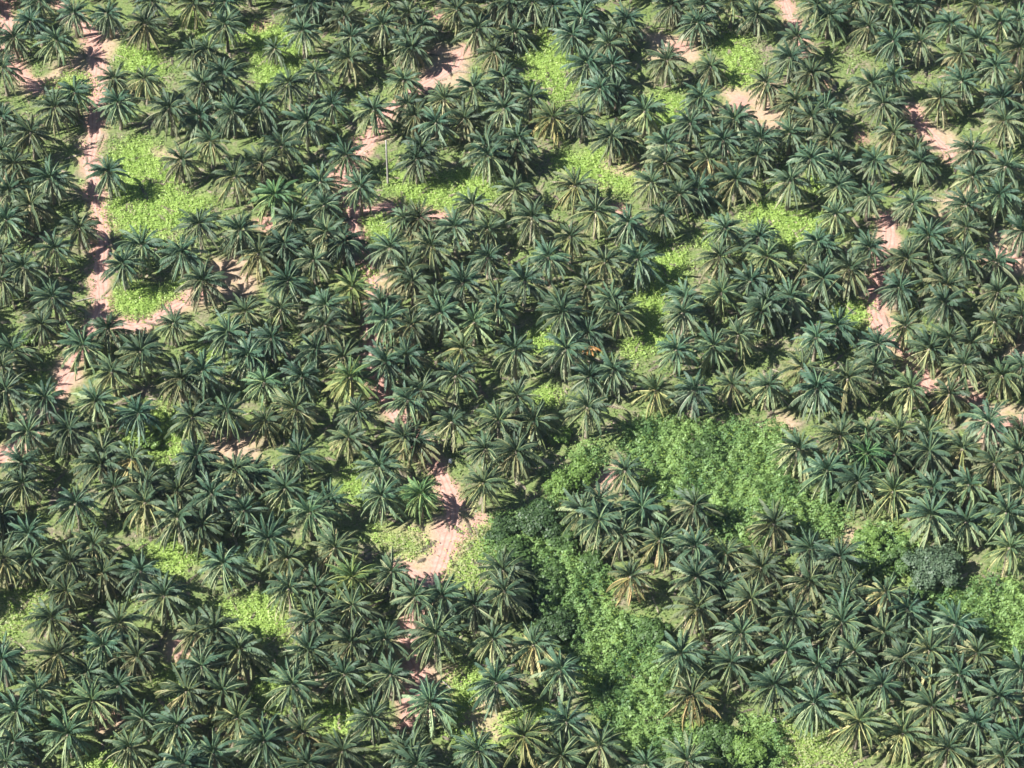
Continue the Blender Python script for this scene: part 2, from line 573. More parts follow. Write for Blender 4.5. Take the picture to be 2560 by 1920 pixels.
# low lime-green creeping cover of the clearings
q = sample_polys(GRASS, 24.0)
hh = wave_noise(q[:, 0], q[:, 1], 2.6, 31, 3)
clump = wave_noise(q[:, 0], q[:, 1], 9, 32, 2)
keep = (hh + RNG.uniform(-1, 1, len(q))) > -0.95
q, hh, clump = q[keep], hh[keep], clump[keep]
z = 0.10 + 0.42 * np.clip(hh + 0.9, 0, 2.2) * RNG.uniform(0.35, 1.0, len(q))
gxn = np.stack([-(wave_noise(q[:, 0] + 0.2, q[:, 1], 2.6, 31, 3) - hh) * 1.6, -(wave_noise(q[:, 0], q[:, 1] + 0.2, 2.6, 31, 3) - hh) * 1.6, np.ones(len(q))], 1)
tint = shade_mix(len(q), (0.205, 0.310, 0.062), (0.370, 0.470, 0.135), 0.55 + 0.35 * clump + 0.15 * hh + RNG.normal(0, 0.16, len(q)))
pale = np.zeros(len(q), bool)
for pk in (GRASS[-1], GRASS[22], GRASS[23], GRASS[24]):
    pale |= inside(ground(pk), q[:, 0], q[:, 1])
tint[pale] = tint[pale] * 0.45 + np.array((0.29, 0.285, 0.16)) * 0.55
dry = RNG.uniform(0, 1, len(q)) < np.where(pale, 0.25, 0.05)
tint[dry] = (0.36, 0.31, 0.19)
V, F, T = leaf_quads(np.concatenate([q, z[:, None]], 1), gxn, RNG.uniform(0.09, 0.24, len(q)), tint, 0.40)
tag(add('ground_cover', mesh_from('ground_cover', V, F, [M_LEAF], {'tint': T})),
    'low lime-green creeping ground cover filling the sunny gaps between the oil palms', 'ground cover', kind='stuff')

# taller scrub that fills the valley
q = sample_polys(SCRUB, 62.0, 1.2)
h1 = wave_noise(q[:, 0], q[:, 1], 4.2, 33, 3)
h2 = wave_noise(q[:, 0], q[:, 1], 17, 34, 2)
h3 = wave_noise(q[:, 0], q[:, 1], 1.9, 36, 2)
top = 1.6 + 1.1 * h1 + 0.7 * h2 + 0.6 * h3
z = np.maximum(0.15, top * (1 - 0.5 * RNG.uniform(0, 1, len(q)) ** 2))
gn = np.stack([-(wave_noise(q[:, 0] + 0.2, q[:, 1], 4.2, 33, 3) - h1) * 3.2, -(wave_noise(q[:, 0], q[:, 1] + 0.2, 4.2, 33, 3) - h1) * 3.2, np.ones(len(q))], 1)
patch = wave_noise(q[:, 0], q[:, 1], 11, 35, 2)
tint = shade_mix(len(q), (0.075, 0.150, 0.050), (0.230, 0.335, 0.105), 0.5 + 0.45 * patch + 0.3 * h3 + RNG.normal(0, 0.14, len(q)))
V, F, T = leaf_quads(np.concatenate([q, z[:, None]], 1), gn, RNG.uniform(0.08, 0.22, len(q)) * np.where(RNG.uniform(0, 1, len(q)) < 0.12, 1.8, 1.0), tint, 0.45, 0.65)
tag(add('scrub_undergrowth', mesh_from('scrub_undergrowth', V, F, [M_LEAF], {'tint': T})),
    'thick leafy green scrub filling the little valley between the oil palms', 'undergrowth', kind='stuff')

# dark ferns and seedlings under the canopy
n = 230000
q = np.stack([RNG.uniform(-125, 125, n), RNG.uniform(-100, 135, n)], 1)
dens = wave_noise(q[:, 0], q[:, 1], 12, 51, 3)
ok = dens + RNG.normal(0, 0.4, n) > -0.35
for poly in GRASS + SCRUB + SOIL + TAN:
    ok &= ~inside(ground(poly), q[:, 0], q[:, 1])
for _, pts, w in TRACKS:
    ok &= seg_dist(ground(pts), q[:, 0], q[:, 1]) > w * PXM * 0.5 - 0.2 + 0.5 * wave_noise(q[:, 0], q[:, 1], 4, 53, 2)
q, dens = q[ok], dens[ok]
z = RNG.uniform(0.05, 0.4, len(q)) + 0.5 * np.clip(dens, 0, 1)
tint = shade_mix(len(q), (0.095, 0.155, 0.042), (0.280, 0.350, 0.110), 0.35 + 0.35 * wave_noise(q[:, 0], q[:, 1], 15, 52, 2) + RNG.normal(0, 0.25, len(q)))
V, F, T = leaf_quads(np.concatenate([q, z[:, None]], 1), np.tile(np.array([[0, 0, 1.0]]), (len(q), 1)), RNG.uniform(0.12, 0.32, len(q)), tint, 0.45, 0.5)
tag(add('fern_undergrowth', mesh_from('fern_undergrowth', V, F, [M_LEAF], {'tint': T})),
    'green ferns and creepers growing in the shade under the oil palms', 'undergrowth', kind='stuff')

# ------------------------------------------------------------------ palm meshes
GOLD = math.pi * (3 - math.sqrt(5))


class Buf:
    def __init__(self):
        self.V, self.F, self.A, self.M, self.n = [], [], [], [], 0

    def quad(self, pts, age, mi):
        self.V.extend(pts)
        self.F.append((self.n, self.n + 1, self.n + 2, self.n + 3))
        self.n += 4
        self.A.extend([age] * 4)
        self.M.append(mi)


def frond(buf, rnd, az, th0, bend, L, wmax, age, z0=0.0, r0=0.28, droop=0.55, pairs=21, sway=0.0):
    NS = 14
    ca, sa = math.cos(az), math.sin(az)
    rad = np.array([ca, sa, 0.0])
    side = np.array([-sa, ca, 0.0])
    P, T = [], []
    p = rad * r0 * math.cos(max(0, th0)) + np.array([0, 0, z0])
    for i in range(NS + 1):
        t = i / NS
        th = th0 - bend * t ** 1.45
        d = rad * math.cos(th) + np.array([0, 0, math.sin(th)]) + side * sway * t
        d /= np.linalg.norm(d)
        P.append(p.copy())
        T.append(d)
        p = p + d * (L / NS)
    P, T = np.array(P), np.array(T)
    tilt = rnd.uniform(-0.6, 0.6)
    S, NN = [], []
    for d in T:
        n = np.cross(d, side)
        n /= np.linalg.norm(n) + 1e-9
        s = np.cross(n, d)
        s2 = s * math.cos(tilt) + n * math.sin(tilt)
        S.append(s2)
        NN.append(np.cross(d, s2))
    S, NN = np.array(S), np.array(NN)

    def at(t):
        x = min(max(t, 0), 1) * NS
        i = min(int(x), NS - 1)
        f = x - i
        return P[i] * (1 - f) + P[i + 1] * f, T[i] * (1 - f) + T[i + 1] * f, S[i] * (1 - f) + S[i + 1] * f, NN[i] * (1 - f) + NN[i + 1] * f
    # midrib
    for i in range(NS):
        w0, w1 = 0.085 * (1 - i / NS) + 0.018, 0.085 * (1 - (i + 1) / NS) + 0.018
        up0, up1 = NN[i] * 0.03, NN[i + 1] * 0.03
        buf.quad([P[i] - S[i] * w0 + up0, P[i] + S[i] * w0 + up0, P[i + 1] + S[i + 1] * w1 + up1, P[i + 1] - S[i + 1] * w1 + up1], age, 1)
    t0 = 0.15
    dt = (0.99 - t0) / pairs
    for k in range(pairs):
        t = t0 + (k + 0.5) * dt
        prof = math.sin(math.pi * min(1.0, 0.16 + 0.80 * (t - t0) / (1 - t0))) ** 0.7
        for sgn in (-1, 1):
            if rnd.random() < 0.05:
                continue
            l = wmax * prof * rnd.uniform(0.82, 1.12)
            b0, _, _, _ = at(t - dt * 0.48)
            b1, d, s, n = at(t + dt * 0.48)
            fa = math.radians(62 - 34 * t) + rnd.uniform(-0.12, 0.12)
            dr = droop * rnd.uniform(0.7, 1.35)
            ld = (s * sgn * math.cos(dr) - n * math.sin(dr)) * math.sin(fa) + d * math.cos(fa)
            tip = (b0 + b1) / 2 + ld * l + np.array([0, 0, -0.22 * l])
            hw = d * (dt * L * 0.32)
            buf.quad([b0, b1, tip + hw, tip - hw] if sgn > 0 else [b1, b0, tip - hw, tip + hw], age + rnd.uniform(-0.05, 0.05), 0)


def upper_crown(seed, count=24, tuft=1.0):
    rnd = random.Random(seed)
    buf = Buf()
    off = rnd.uniform(0, 6.28)
    for i in range(count):
        f = i / (count - 1)
        th0 = math.radians(84 - 58 * f ** 0.9) + rnd.uniform(-0.2, 0.2)
        bend = math.radians(34 + 70 * f) * rnd.uniform(0.65, 1.3)
        L = (2.9 + 1.95 * min(1, f * 2.0)) * rnd.uniform(0.78, 1.14)
        frond(buf, rnd, off + i * GOLD + rnd.uniform(-0.4, 0.4), th0, bend, L, (0.46 + 0.42 * min(1, f * 2.2)) * rnd.uniform(0.9, 1.1),
              0.02 + 0.42 * f * rnd.uniform(0.5, 1.3) + (0.25 if rnd.random() < 0.12 else 0), z0=0.25 - 0.35 * f, droop=0.60 + 0.30 * f, sway=rnd.uniform(-0.4, 0.4))
    return buf


def lower_crown(seed, count=15):
    rnd = random.Random(seed)
    buf = Buf()
    off = rnd.uniform(0, 6.28)
    for i in range(count):
        f = i / (count - 1)
        th0 = math.radians(14 - 66 * f) + rnd.uniform(-0.2, 0.2)
        bend = math.radians(76 - 42 * f) * rnd.uniform(0.75, 1.2)
        L = 5.9 * rnd.uniform(0.82, 1.12)
        frond(buf, rnd, off + i * GOLD + rnd.uniform(-0.4, 0.4), th0, bend, L, 0.80 * rnd.uniform(0.8, 1.12),
              min(1.0, 0.44 + 0.38 * f + rnd.uniform(-0.15, 0.22)), z0=-0.15 - 0.35 * f, droop=0.85, sway=rnd.uniform(-0.4, 0.4))
    return buf


def buf_mesh(name, b, mats=(None,)):
    return mesh_from(name, np.array(b.V), np.array(b.F), [M_FROND, M_RACHIS],
                     {'age': np.clip(b.A, 0, 1), 'tint': np.ones((len(b.V), 3))}, b.M)


NVAR = 12
UPPER_B = [upper_crown(100 + i, 22 + (i % 4) * 2) for i in range(NVAR)]
LOWER_B = [lower_crown(200 + i, 27 + (i % 3) * 3) for i in range(NVAR)]
UPPER = [buf_mesh('crown', b) for b in UPPER_B]
LOWER = [buf_mesh('old_fronds', b) for b in LOWER_B]


def tube(rings, sides=10):
    """rings: [(x,y,z,r)]"""
    V, F = [], []
    for (x, y, zz, r) in rings:
        for k in range(sides):
            a = 2 * math.pi * k / sides
            V.append((x + r * math.cos(a), y + r * math.sin(a), zz))
    for i in range(len(rings) - 1):
        for k in range(sides):
            F.append((i * sides + k, i * sides + (k + 1) % sides, (i + 1) * sides + (k + 1) % sides, (i + 1) * sides + k))
    return V, F


def trunk_arrays(h, seed):
    rnd = random.Random(seed)
    rings = []
    n = 14
    bx, by = rnd.uniform(-0.25, 0.25), rnd.uniform(-0.25, 0.25)
    for i in range(n + 1):
        t = i / n
        r = 0.46 - 0.16 * min(1, t * 2.5) + (0.10 if t > 0.86 else 0) + (0.035 if i % 2 else -0.02)
        k = math.sin(t * math.pi)
        rings.append((bx * k, by * k, -0.02 + t * (h - 0.1), r))
    rings.append((0, 0, h + 0.1, 0.10))
    return tube(rings)


TRUNKS = {}


def trunk_mesh(h, seed):
    key = round(h * 2) / 2
    if key not in TRUNKS:
        V, F = trunk_arrays(key, int(key * 10))
        TRUNKS[key] = mesh_from('trunk', V, F, [M_TRUNK])
    return TRUNKS[key]


# ------------------------------------------------------------------ where each palm's heart stands (tile pixels read from the photograph)
# entry: x, y [, y = yellowed skirt, Y = wholly yellowed, g = bright green, d = dark, its shade put into the tint, b = big, s = small]
TILES = {
    (0, 0): "150,410 330,230,d 610,440,y 800,140 1170,150 1570,260,b 1640,20 420,10 2090,40,y 2100,560 1240,850 1560,850,y 1270,1110,b 590,1160 810,1000,y 330,1430 30,1270 30,730,y 1830,1170 2190,900 2150,1250 20,1640",
    (1, 0): "220,270 990,70 1060,330 1510,180 1580,400 1560,640 1920,270 2200,150 200,800,b 300,1200 590,1150 910,900 1200,780 1380,1130,y 1100,1310 1830,1190,y 2150,870,y 2190,1130 60,1530,y 830,1580,y 760,530,s 30,550 1400,20 1150,30 1990,30,y 220,20 2180,420",
    (2, 0): "130,280 510,110,y 740,310 1140,350,d 920,560 1020,840 690,950 370,1070 1020,1170 590,1280 290,1330 1310,1060 1550,1270,Y 60,1250 2060,960 1860,1250 1760,380 1860,190 1900,60 1170,1500 830,1560 130,1600 2150,470 2190,700 1550,60 1080,20 660,30 30,520 1920,690 930,20 1330,20 2180,1480",
    (3, 0): "130,210 620,60 900,250 960,60 1540,150 570,650 330,1200,y 110,1480,y 940,1060 1040,720,s 820,1330 1640,900 1970,400 2130,800 1900,1440 1300,1290 560,1560 1580,1500 1180,1520 1960,1090 2130,1270 30,700 60,350 2190,60 1270,20,y 1900,620 20,1000,d",
    (4, 0): "110,170,y 530,290 800,440 570,910 810,820,y 690,1120 800,1440 1090,450 1420,260 1530,580 1720,430 1540,880 1310,1060 1980,1060 2000,1310 110,1500 1040,1620 1900,720 2160,200 1960,240,y 2170,520 2190,880 60,1180 420,20 1070,50 1700,60 780,60 1650,1620",
    (0, 1): "150,110 540,270 100,400 330,560 70,720,y 860,800 590,1030,y 250,1230 20,1370 570,1550 1170,200,b 1530,990,y 1330,1190 1960,1070 2190,1380 2150,760 1960,70 20,1090 ",
    (1, 1): "330,250,y 760,450,g 620,110 1250,310 1680,360,y 1290,560 380,830 940,720 860,980 1320,850 1180,1150 580,1080,y 900,1380 1590,1450,g 2000,1020 10,800 60,1400 2180,1260 1310,1640 1910,1620 1500,960,d 1530,20,y 2150,700,s",
    (2, 1): "80,60 1140,390 1150,-10 680,550 1790,350,y 1320,690 2010,620,y 490,790 850,820 230,1000 850,1120 1740,900,y 1500,1120 2110,1180,y 580,1400 1240,1380 290,1580 950,1560 1910,1430,y 100,700 30,1380 1650,1620 2190,1580 850,20,y",
    (3, 1): "400,310 1010,60,r 1310,280,r 1900,300 150,750 530,660 900,380,d 710,440 1200,810 1560,900 1650,1120,Y 1140,1120 250,1140 1160,1500,Y 1470,1380 760,1560 2080,1200 1640,1620 550,100,y 60,1560 1540,20 2190,950 1900,1560 2120,60",
    (4, 1): "200,90 1100,90,y 1660,250,y 2020,140 540,460 180,660,y 1010,540 1590,560,y 1950,450,y 1180,900 1590,800,y 80,1020 550,1020,y 330,1250 950,1140 870,1450 1380,1420 1560,1120 1910,1170 1930,1500 1350,1620 200,350,y 600,80 2190,840 40,1350",
    (0, 2): "450,190 900,410,y 1170,240 1880,170,y 130,470 1520,480,y 1210,700,y 490,980 1030,1020,y 310,1350 750,1320 2080,1190,y 1960,780 1110,1560 2190,680 2120,1610 1500,1150,d 60,900 20,640 1420,1640,r",
    (1, 2): "260,280 720,340 1300,190 1960,130,y 470,530 640,810,Y 1200,460 1500,540 1050,760,y 240,1130,y 660,1230,y 980,1100 1950,600 2180,520 1650,1130 1550,1410,y 50,680 440,50 820,20,y 1570,760,g 1020,1600 2150,1400,y 2190,1000,y",
    (2, 2): "30,550 700,160,Y 960,20,y 570,450,Y 1140,460,y 1660,60 1690,450 1930,270,d 1940,760 500,740,y 1170,960 460,1240,y 960,1230 1340,1240,y 1920,1080,b 820,1530 1150,1560,b 20,200 60,1450,r 2200,680 130,900 330,60",
    (3, 2): "50,60,y 740,60 1590,50,y 1070,420,y 1340,300,y 670,460,y 70,730,y 860,900 1270,840,y 1660,850,y 450,900,Y 2030,660,y 2180,330 1990,1530,y 2190,880",
    (4, 2): "200,210,d 930,210,y 640,400 1300,30 1190,450,y 1400,340 1640,400 1900,160,y 600,640 310,770,b 1570,620,y 980,870,Y 1410,940,y 1980,740,Y 1830,1240 230,1390 540,1350 510,1580,g 820,1590 1190,1560 1550,1530,y 60,830 60,350 2190,650 870,1330 1180,1350 2190,1350 2150,1560 2190,100",
    (0, 3): "250,250,y 820,460,y 1090,40 1240,290 1590,250 1570,450,y 1920,330 1920,620 2190,700,y 310,790 340,1060 40,1060,y 760,1100 1110,1220 1520,1190 720,1410,y 1770,1460,y 1010,910 2130,50 240,30 20,600,d",
    (1, 3): "330,110 870,300,y 80,360 430,540 1140,560,Y 1340,430 1910,380,b 1890,70 690,840,y 80,720 890,1060,y 1410,940 200,1110,b 1590,1260,g 910,1380,y 1200,1360 2020,1200 1590,1570 520,130",
    (2, 3): "120,360,g 800,240,b 2050,640,b 1010,1180 1030,1410,y 350,1460 60,1470 700,1560 2050,420 1880,540,y",
    (3, 3): "120,110,y 300,510,y 860,490 490,860,r 80,800 870,920 1720,680,b 1210,1010 1590,1160 180,1250,r 880,1260,y 1150,1370,d 900,1590,b 1480,1500 2110,1310 2120,950",
    (4, 3): "90,110,y 420,230,y 800,330,Y 1210,590,b 1620,260,y 1590,660,y 2030,560,y 2060,940,Y 230,1040,b 290,1440 720,1430,r 260,1600 960,1600 1890,30 2190,300 1220,290",
    (0, 4): "560,40,y 620,430,y 1110,330,y 1290,100 1480,460 940,640,d 1280,770 1000,930,Y 410,810,y 180,1050,y 730,1290,Y 1400,1440 2020,830,b 2120,200 20,480 1540,1130,s 1920,1200,y 2180,560 150,1380,d 60,1600 1980,1620",
    (1, 4): "110,160,y 370,380,b 1180,60 1120,390,b 1580,310,b 1950,270 1510,650,b 2010,650 950,760,y 190,830,y 350,1120,Y 640,1370,b 1060,1280,r 1490,1480 1810,1110 90,1500 2120,1490 30,560 1120,1620",
    (2, 4): "280,220,b 900,270,y 1340,330,r 1630,600,b 940,740 220,960,y 1700,1160,b 1240,1320,Y 740,1480,b 2060,1420,b 1640,1530 20,1500 80,1630",
    (3, 4): "1370,210 720,430,y 1260,520,y 1860,400,b 840,870,r 1720,770,y 1940,30,b 2160,960,y 790,1590,b 2190,560 340,1620,s",
    (4, 4): "250,90 700,200 380,400 210,560 680,760,y 920,490 1190,390,y 1470,110 1510,650,b 1700,420 1940,890,b 1220,1000,b 1700,1180,b 430,1160,Y 910,1280,Y 1400,1450,y 2150,1380 1980,1550 2180,600 20,960",
}
PALMS = []
for (c_, r_), txt in TILES.items():
    for e in txt.split():
        f = e.split(',')
        x = c_ * 512 + float(f[0]) * 512 / 2212
        y = r_ * 384 + float(f[1]) * 384 / 1659
        fl = f[2] if len(f) > 2 else ''
        if all(math.hypot(x - p_[0], (y - p_[1]) * 1.15) > 26 for p_ in PALMS):
            PALMS.append((x, y, fl))
PALMS.sort(key=lambda p_: -p_[1])
print('PALMS READ', len(PALMS))

N_SINGLE = 300
LANDMARKS = [
    ('fork of the red track', 249, 798), ('lime tongue beside the fork', 370, 741), ('pale downhill stretch of track', 139, 960),
    ('lime weeds among shadowed palms', 370, 1099), ('bleached tan litter patch', 567, 1122), ('orange-skirted yellow palm', 660, 955),
    ('widest stretch of red track', 1110, 1270), ('track opening between dark palms', 949, 694), ('cluster of orange dead fronds', 1475, 868),
    ('tiny lime gap mid-plantation', 1371, 981), ('tall narrow lime clearing', 1631, 787), ('pink soil wedge', 2193, 752),
    ('bleached bay on the edge', 2534, 637), ('head of the scrub valley', 1805, 1110), ('dark tree below the gully', 1348, 1295),
    ('orange soil pocket', 1516, 1192), ('narrow black gully', 1851, 1314), ('grey-green broadleaf tree', 2337, 1413),
    ('scrub bank on the edge', 2465, 1540), ('waist of the scrub valley', 1562, 1620), ('foot of the scrub valley', 1713, 1875),
    ('straw-coloured clearing', 1221, 1802), ('square lime patch', 850, 1793), ('long sloping lime patch', 636, 1539),
    ('wholly yellow palm', 231, 1751), ('pink litter patch', 463, 1608), ('khaki clearing on the edge', 58, 1516),
    ('lime corridor between palms', 428, 1389), ('small lime notch', 885, 1215), ('straw bank on the bottom edge', 1990, 1874),
    ('pink bank on the edge', 2545, 1053), ('lime hollow', 1354, 845), ('pink glimpse of track', 926, 891),
    ('foot of the red track', 1076, 1458), ('lime crescent', 1967, 567),
]
CLOCK = ['twelve', 'one', 'two', 'three', 'four', 'five', 'six', 'seven', 'eight', 'nine', 'ten', 'eleven']
ORD = ['first', 'second', 'third', 'fourth', 'fifth', 'sixth', 'seventh', 'eighth', 'ninth', 'tenth']
best = {}
for li, (nm, lx, ly) in enumerate(LANDMARKS):
    sect = {}
    for pi_, (x, y, fl) in enumerate(PALMS):
        dx, dy = x - lx, ly - y
        d = math.hypot(dx, dy)
        if d < 14:
            continue
        k = int(round(math.degrees(math.atan2(dx, dy)) / 30.0)) % 12
        sect.setdefault(k, []).append((d, pi_))
    for k, lst in sect.items():
        lst.sort()
        for rank, (d, pi_) in enumerate(lst[:10]):
            cost = d + 60 * rank
            if pi_ not in best or cost < best[pi_][0]:
                best[pi_] = (cost, nm, k, rank)
LOOK = {'y': 'yellow-skirted', 'Y': 'strongly yellowed', 'g': 'fresh green', 'd': 'shaded dark', 'b': 'broad-crowned', 's': 'small', 'r': 'brown-skirted', '': 'green'}


def palm_label(i):
    look = LOOK[PALMS[i][2]]
    if i in best:
        _, nm, k, rank = best[i]
        return f"{look} oil palm, {ORD[rank]} from the {nm} towards {CLOCK[k]} o'clock"
    return f"{look} oil palm among the plantation rows"


TINTS = {'': (1, 1, 1), 'y': (1.0, 1.0, 1.0), 'Y': (1.35, 1.28, 1.1), 'g': (1.2, 1.32, 0.9), 'd': (0.85, 0.92, 1.0), 'b': (1, 1, 1), 's': (1.1, 1.1, 1), 'r': (1.0, 0.98, 0.95)}  # d: shade on the crown painted in as a darker, bluer tint
SKIRT = {'': (1.0, 1.0, 1.0), 'y': (1.22, 1.22, 1.05), 'Y': (1.4, 1.36, 1.1), 'g': (1.1, 1.25, 0.85), 'd': (0.75, 0.85, 0.95), 'b': (1.1, 1.1, 1.0), 's': (1, 1, 1), 'r': (1.6, 1.25, 1.05)}  # d: skirt colour darkened the same way to stand in for shade


def palm_spec(i, x, y, fl):
    r = random.Random(1000 + i * 17)
    h = r.uniform(5.0, 7.6)
    if fl == 'd':
        h -= 1.6
    if fl == 's':
        h = r.uniform(4.0, 5.2)
    if fl == 'b':
        h += 0.6
    h = round(h * 2) / 2
    sc = r.uniform(0.82, 1.06) * {'b': 1.08, 's': 0.75}.get(fl, 1.0)
    p = unproject(x, y, h)
    j = r.uniform(0.74, 1.2)
    w = r.uniform(-0.17, 0.17)
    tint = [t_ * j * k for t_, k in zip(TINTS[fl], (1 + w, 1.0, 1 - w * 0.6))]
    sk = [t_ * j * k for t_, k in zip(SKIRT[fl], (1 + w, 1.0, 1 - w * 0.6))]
    return p, h, sc, r.uniform(0, 6.283), r.randrange(NVAR), r.randrange(NVAR), tint, sk, (r.uniform(-0.15, 0.15), r.uniform(-0.15, 0.15))


def build_palm(i, x, y, fl):
    p, h, sc, rz, vu, vl, tint, sk, lean = palm_spec(i, x, y, fl)
    root = bpy.data.objects.new('oil_palm', None)
    root.empty_display_size = 0.5
    COL.objects.link(root)
    root.location = (p[0], p[1], 0)
    root.rotation_euler = (0, 0, rz)
    tag(root, palm_label(i), 'oil palm', 'oil palms of the plantation')
    add('trunk', trunk_mesh(h, i), root)
    for nm, me, col in (('crown', UPPER[vu], tint), ('old_fronds', LOWER[vl], sk)):
        o = add(nm, me, root)
        o.location = (0, 0, h)
        o.rotation_euler = (lean[0], lean[1], 0)
        o.scale = (sc, sc, sc)
        o.color = (*tint, 1) if nm == 'crown' else (*sk, 1)


for i, (x, y, fl) in enumerate(PALMS[:N_SINGLE]):
    build_palm(i, x, y, fl)

# the rest of the palms: the smallest ones in view and those around the edge of the frame, as one mass
rest = [palm_spec(N_SINGLE + k, *pp) for k, pp in enumerate(PALMS[N_SINGLE:])]
r9 = random.Random(5)
yy = -140.0
row = 0
while yy < 190:
    xx = -170 + (4.5 if row % 2 else 0)
    while xx < 170:
        ax, ay = xx + r9.uniform(-1.4, 1.4), yy + r9.uniform(-1.4, 1.4)
        ux, uy = project(ax, ay, 8.0)
        if (-260 < ux < -66 or 2632 < ux < 2820) and -200 < uy < 2150 or (-230 < ux < 2790 and (-190 < uy < -50 or 2000 < uy < 2180)):
            rest.append(palm_spec(900 + len(rest), float(ux), float(uy), r9.choice(['', '', 'y'])))
        xx += 9.0
    yy += 7.8
    row += 1
UV = [(np.array(b.V), np.array(b.F), np.array(b.A), np.array(b.M)) for b in UPPER_B]
LV = [(np.array(b.V), np.array(b.F), np.array(b.A), np.array(b.M)) for b in LOWER_B]
Vs, Fs, As, Ts, Ms, n0 = [], [], [], [], [], 0
for (p, h, sc, rz, vu, vl, tint, sk, lean) in rest:
    c_, s_ = math.cos(rz), math.sin(rz)
    R = np.array([[c_, -s_, 0], [s_, c_, 0], [0, 0, 1]])
    for (V, F, A, M), tt in ((UV[vu], tint), (LV[vl], sk)):
        Vs.append((V * sc) @ R.T + np.array([p[0], p[1], h]))
        Fs.append(F + n0)
        As.append(A)
        Ts.append(np.tile(np.array(tt), (len(V), 1)))
        Ms.append(M)
        n0 += len(V)
    V, F = trunk_arrays(h, int(h * 10))
    V, F = np.array(V), np.array(F)
    Vs.append(V + np.array([p[0], p[1], 0]))
    Fs.append(F + n0)
    As.append(np.zeros(len(V)))
    Ts.append(np.ones((len(V), 3)))
    Ms.append(np.full(len(F), 2))
    n0 += len(V)
me = mesh_from('oil_palm_stand', np.concatenate(Vs), np.concatenate(Fs), [M_FROND, M_RACHIS, M_TRUNK],
               {'age': np.clip(np.concatenate(As), 0, 1), 'tint': np.concatenate(Ts)}, np.concatenate(Ms))
tag(add('oil_palm_stand', me), 'dense stand of the farther, smaller-looking oil palms in the upper part of the view', 'oil palms', kind='stuff')

# ------------------------------------------------------------------ broadleaf trees
def tree(px, py, rad, height, a, b, label, seed, group=None):
    r = np.random.default_rng(seed)
    p = unproject(px, py, height * 0.7)
    root = bpy.data.objects.new('broadleaf_tree', None)
    COL.objects.link(root)
    root.location = (p[0], p[1], 0)
    tag(root, label, 'tree', group)
    # trunk with limbs
    V, F = tube([(0, 0, -0.05, 0.24), (0.05, 0, height * 0.2, 0.18), (0.1, 0.05, height * 0.45, 0.13), (0.1, 0.1, height * 0.7, 0.05)], 8)
    nlobe = 13
    lobes = []
    for k in range(nlobe):
        an = k * GOLD + r.uniform(-0.4, 0.4)
        rr = rad * 0.80 * math.sqrt((k + 0.3) / nlobe) * r.uniform(0.7, 1.15)
        cz = height * (0.78 - 0.30 * (rr / rad) ** 2 + r.uniform(-0.16, 0.12))
        lobes.append((rr * math.cos(an), rr * math.sin(an), cz, rad * r.uniform(0.20, 0.46)))
    for (lx, ly, lz, lr) in lobes[2:7]:
        st = (0.08, 0.04, height * 0.35)
        V2, F2 = tube([(st[0], st[1], st[2], 0.09), (lx * 0.6, ly * 0.6, st[2] + (lz - st[2]) * 0.7, 0.06), (lx, ly, lz, 0.02)], 6)
        F = F + [tuple(v + len(V) for v in f) for f in F2]
        V = V + V2
    add('trunk', mesh_from('trunk', V, F, [M_BARK]), root)
    Ps, Ns, Ss = [], [], []
    for (lx, ly, lz, lr) in lobes:
        n = int(150 * lr * lr) + 60
        d = r.normal(0, 1, (n, 3))
        d /= np.linalg.norm(d, axis=1, keepdims=True)
        d[:, 2] = np.where(d[:, 2] < -0.3, -d[:, 2], d[:, 2])
        ph = r.uniform(0, 6.28, 3)
        bump = 1 + 0.18 * np.sin(d[:, 0] * 5 + ph[0]) * np.sin(d[:, 1] * 5 + ph[1]) + r.normal(0, 0.09, n)
        rr = lr * bump * r.uniform(0.72, 1.04, n)
        Ps.append(np.stack([lx + d[:, 0] * rr, ly + d[:, 1] * rr, lz + d[:, 2] * rr * 0.55], 1))
        Ns.append(d + np.array([0, 0, 0.5]))
        Ss.append(r.uniform(0.12, 0.36, n))
    P, N, S = np.concatenate(Ps), np.concatenate(Ns), np.concatenate(Ss)
    P[:, 2] = np.maximum(P[:, 2], 0.3)
    tint = shade_mix(len(P), a, b, r.uniform(0, 1, len(P)))
    V, F, T = leaf_quads(P, N, S, tint, 0.45, 0.6, r)
    add('crown', mesh_from('crown', V, F, [M_LEAF], {'tint': T}), root)


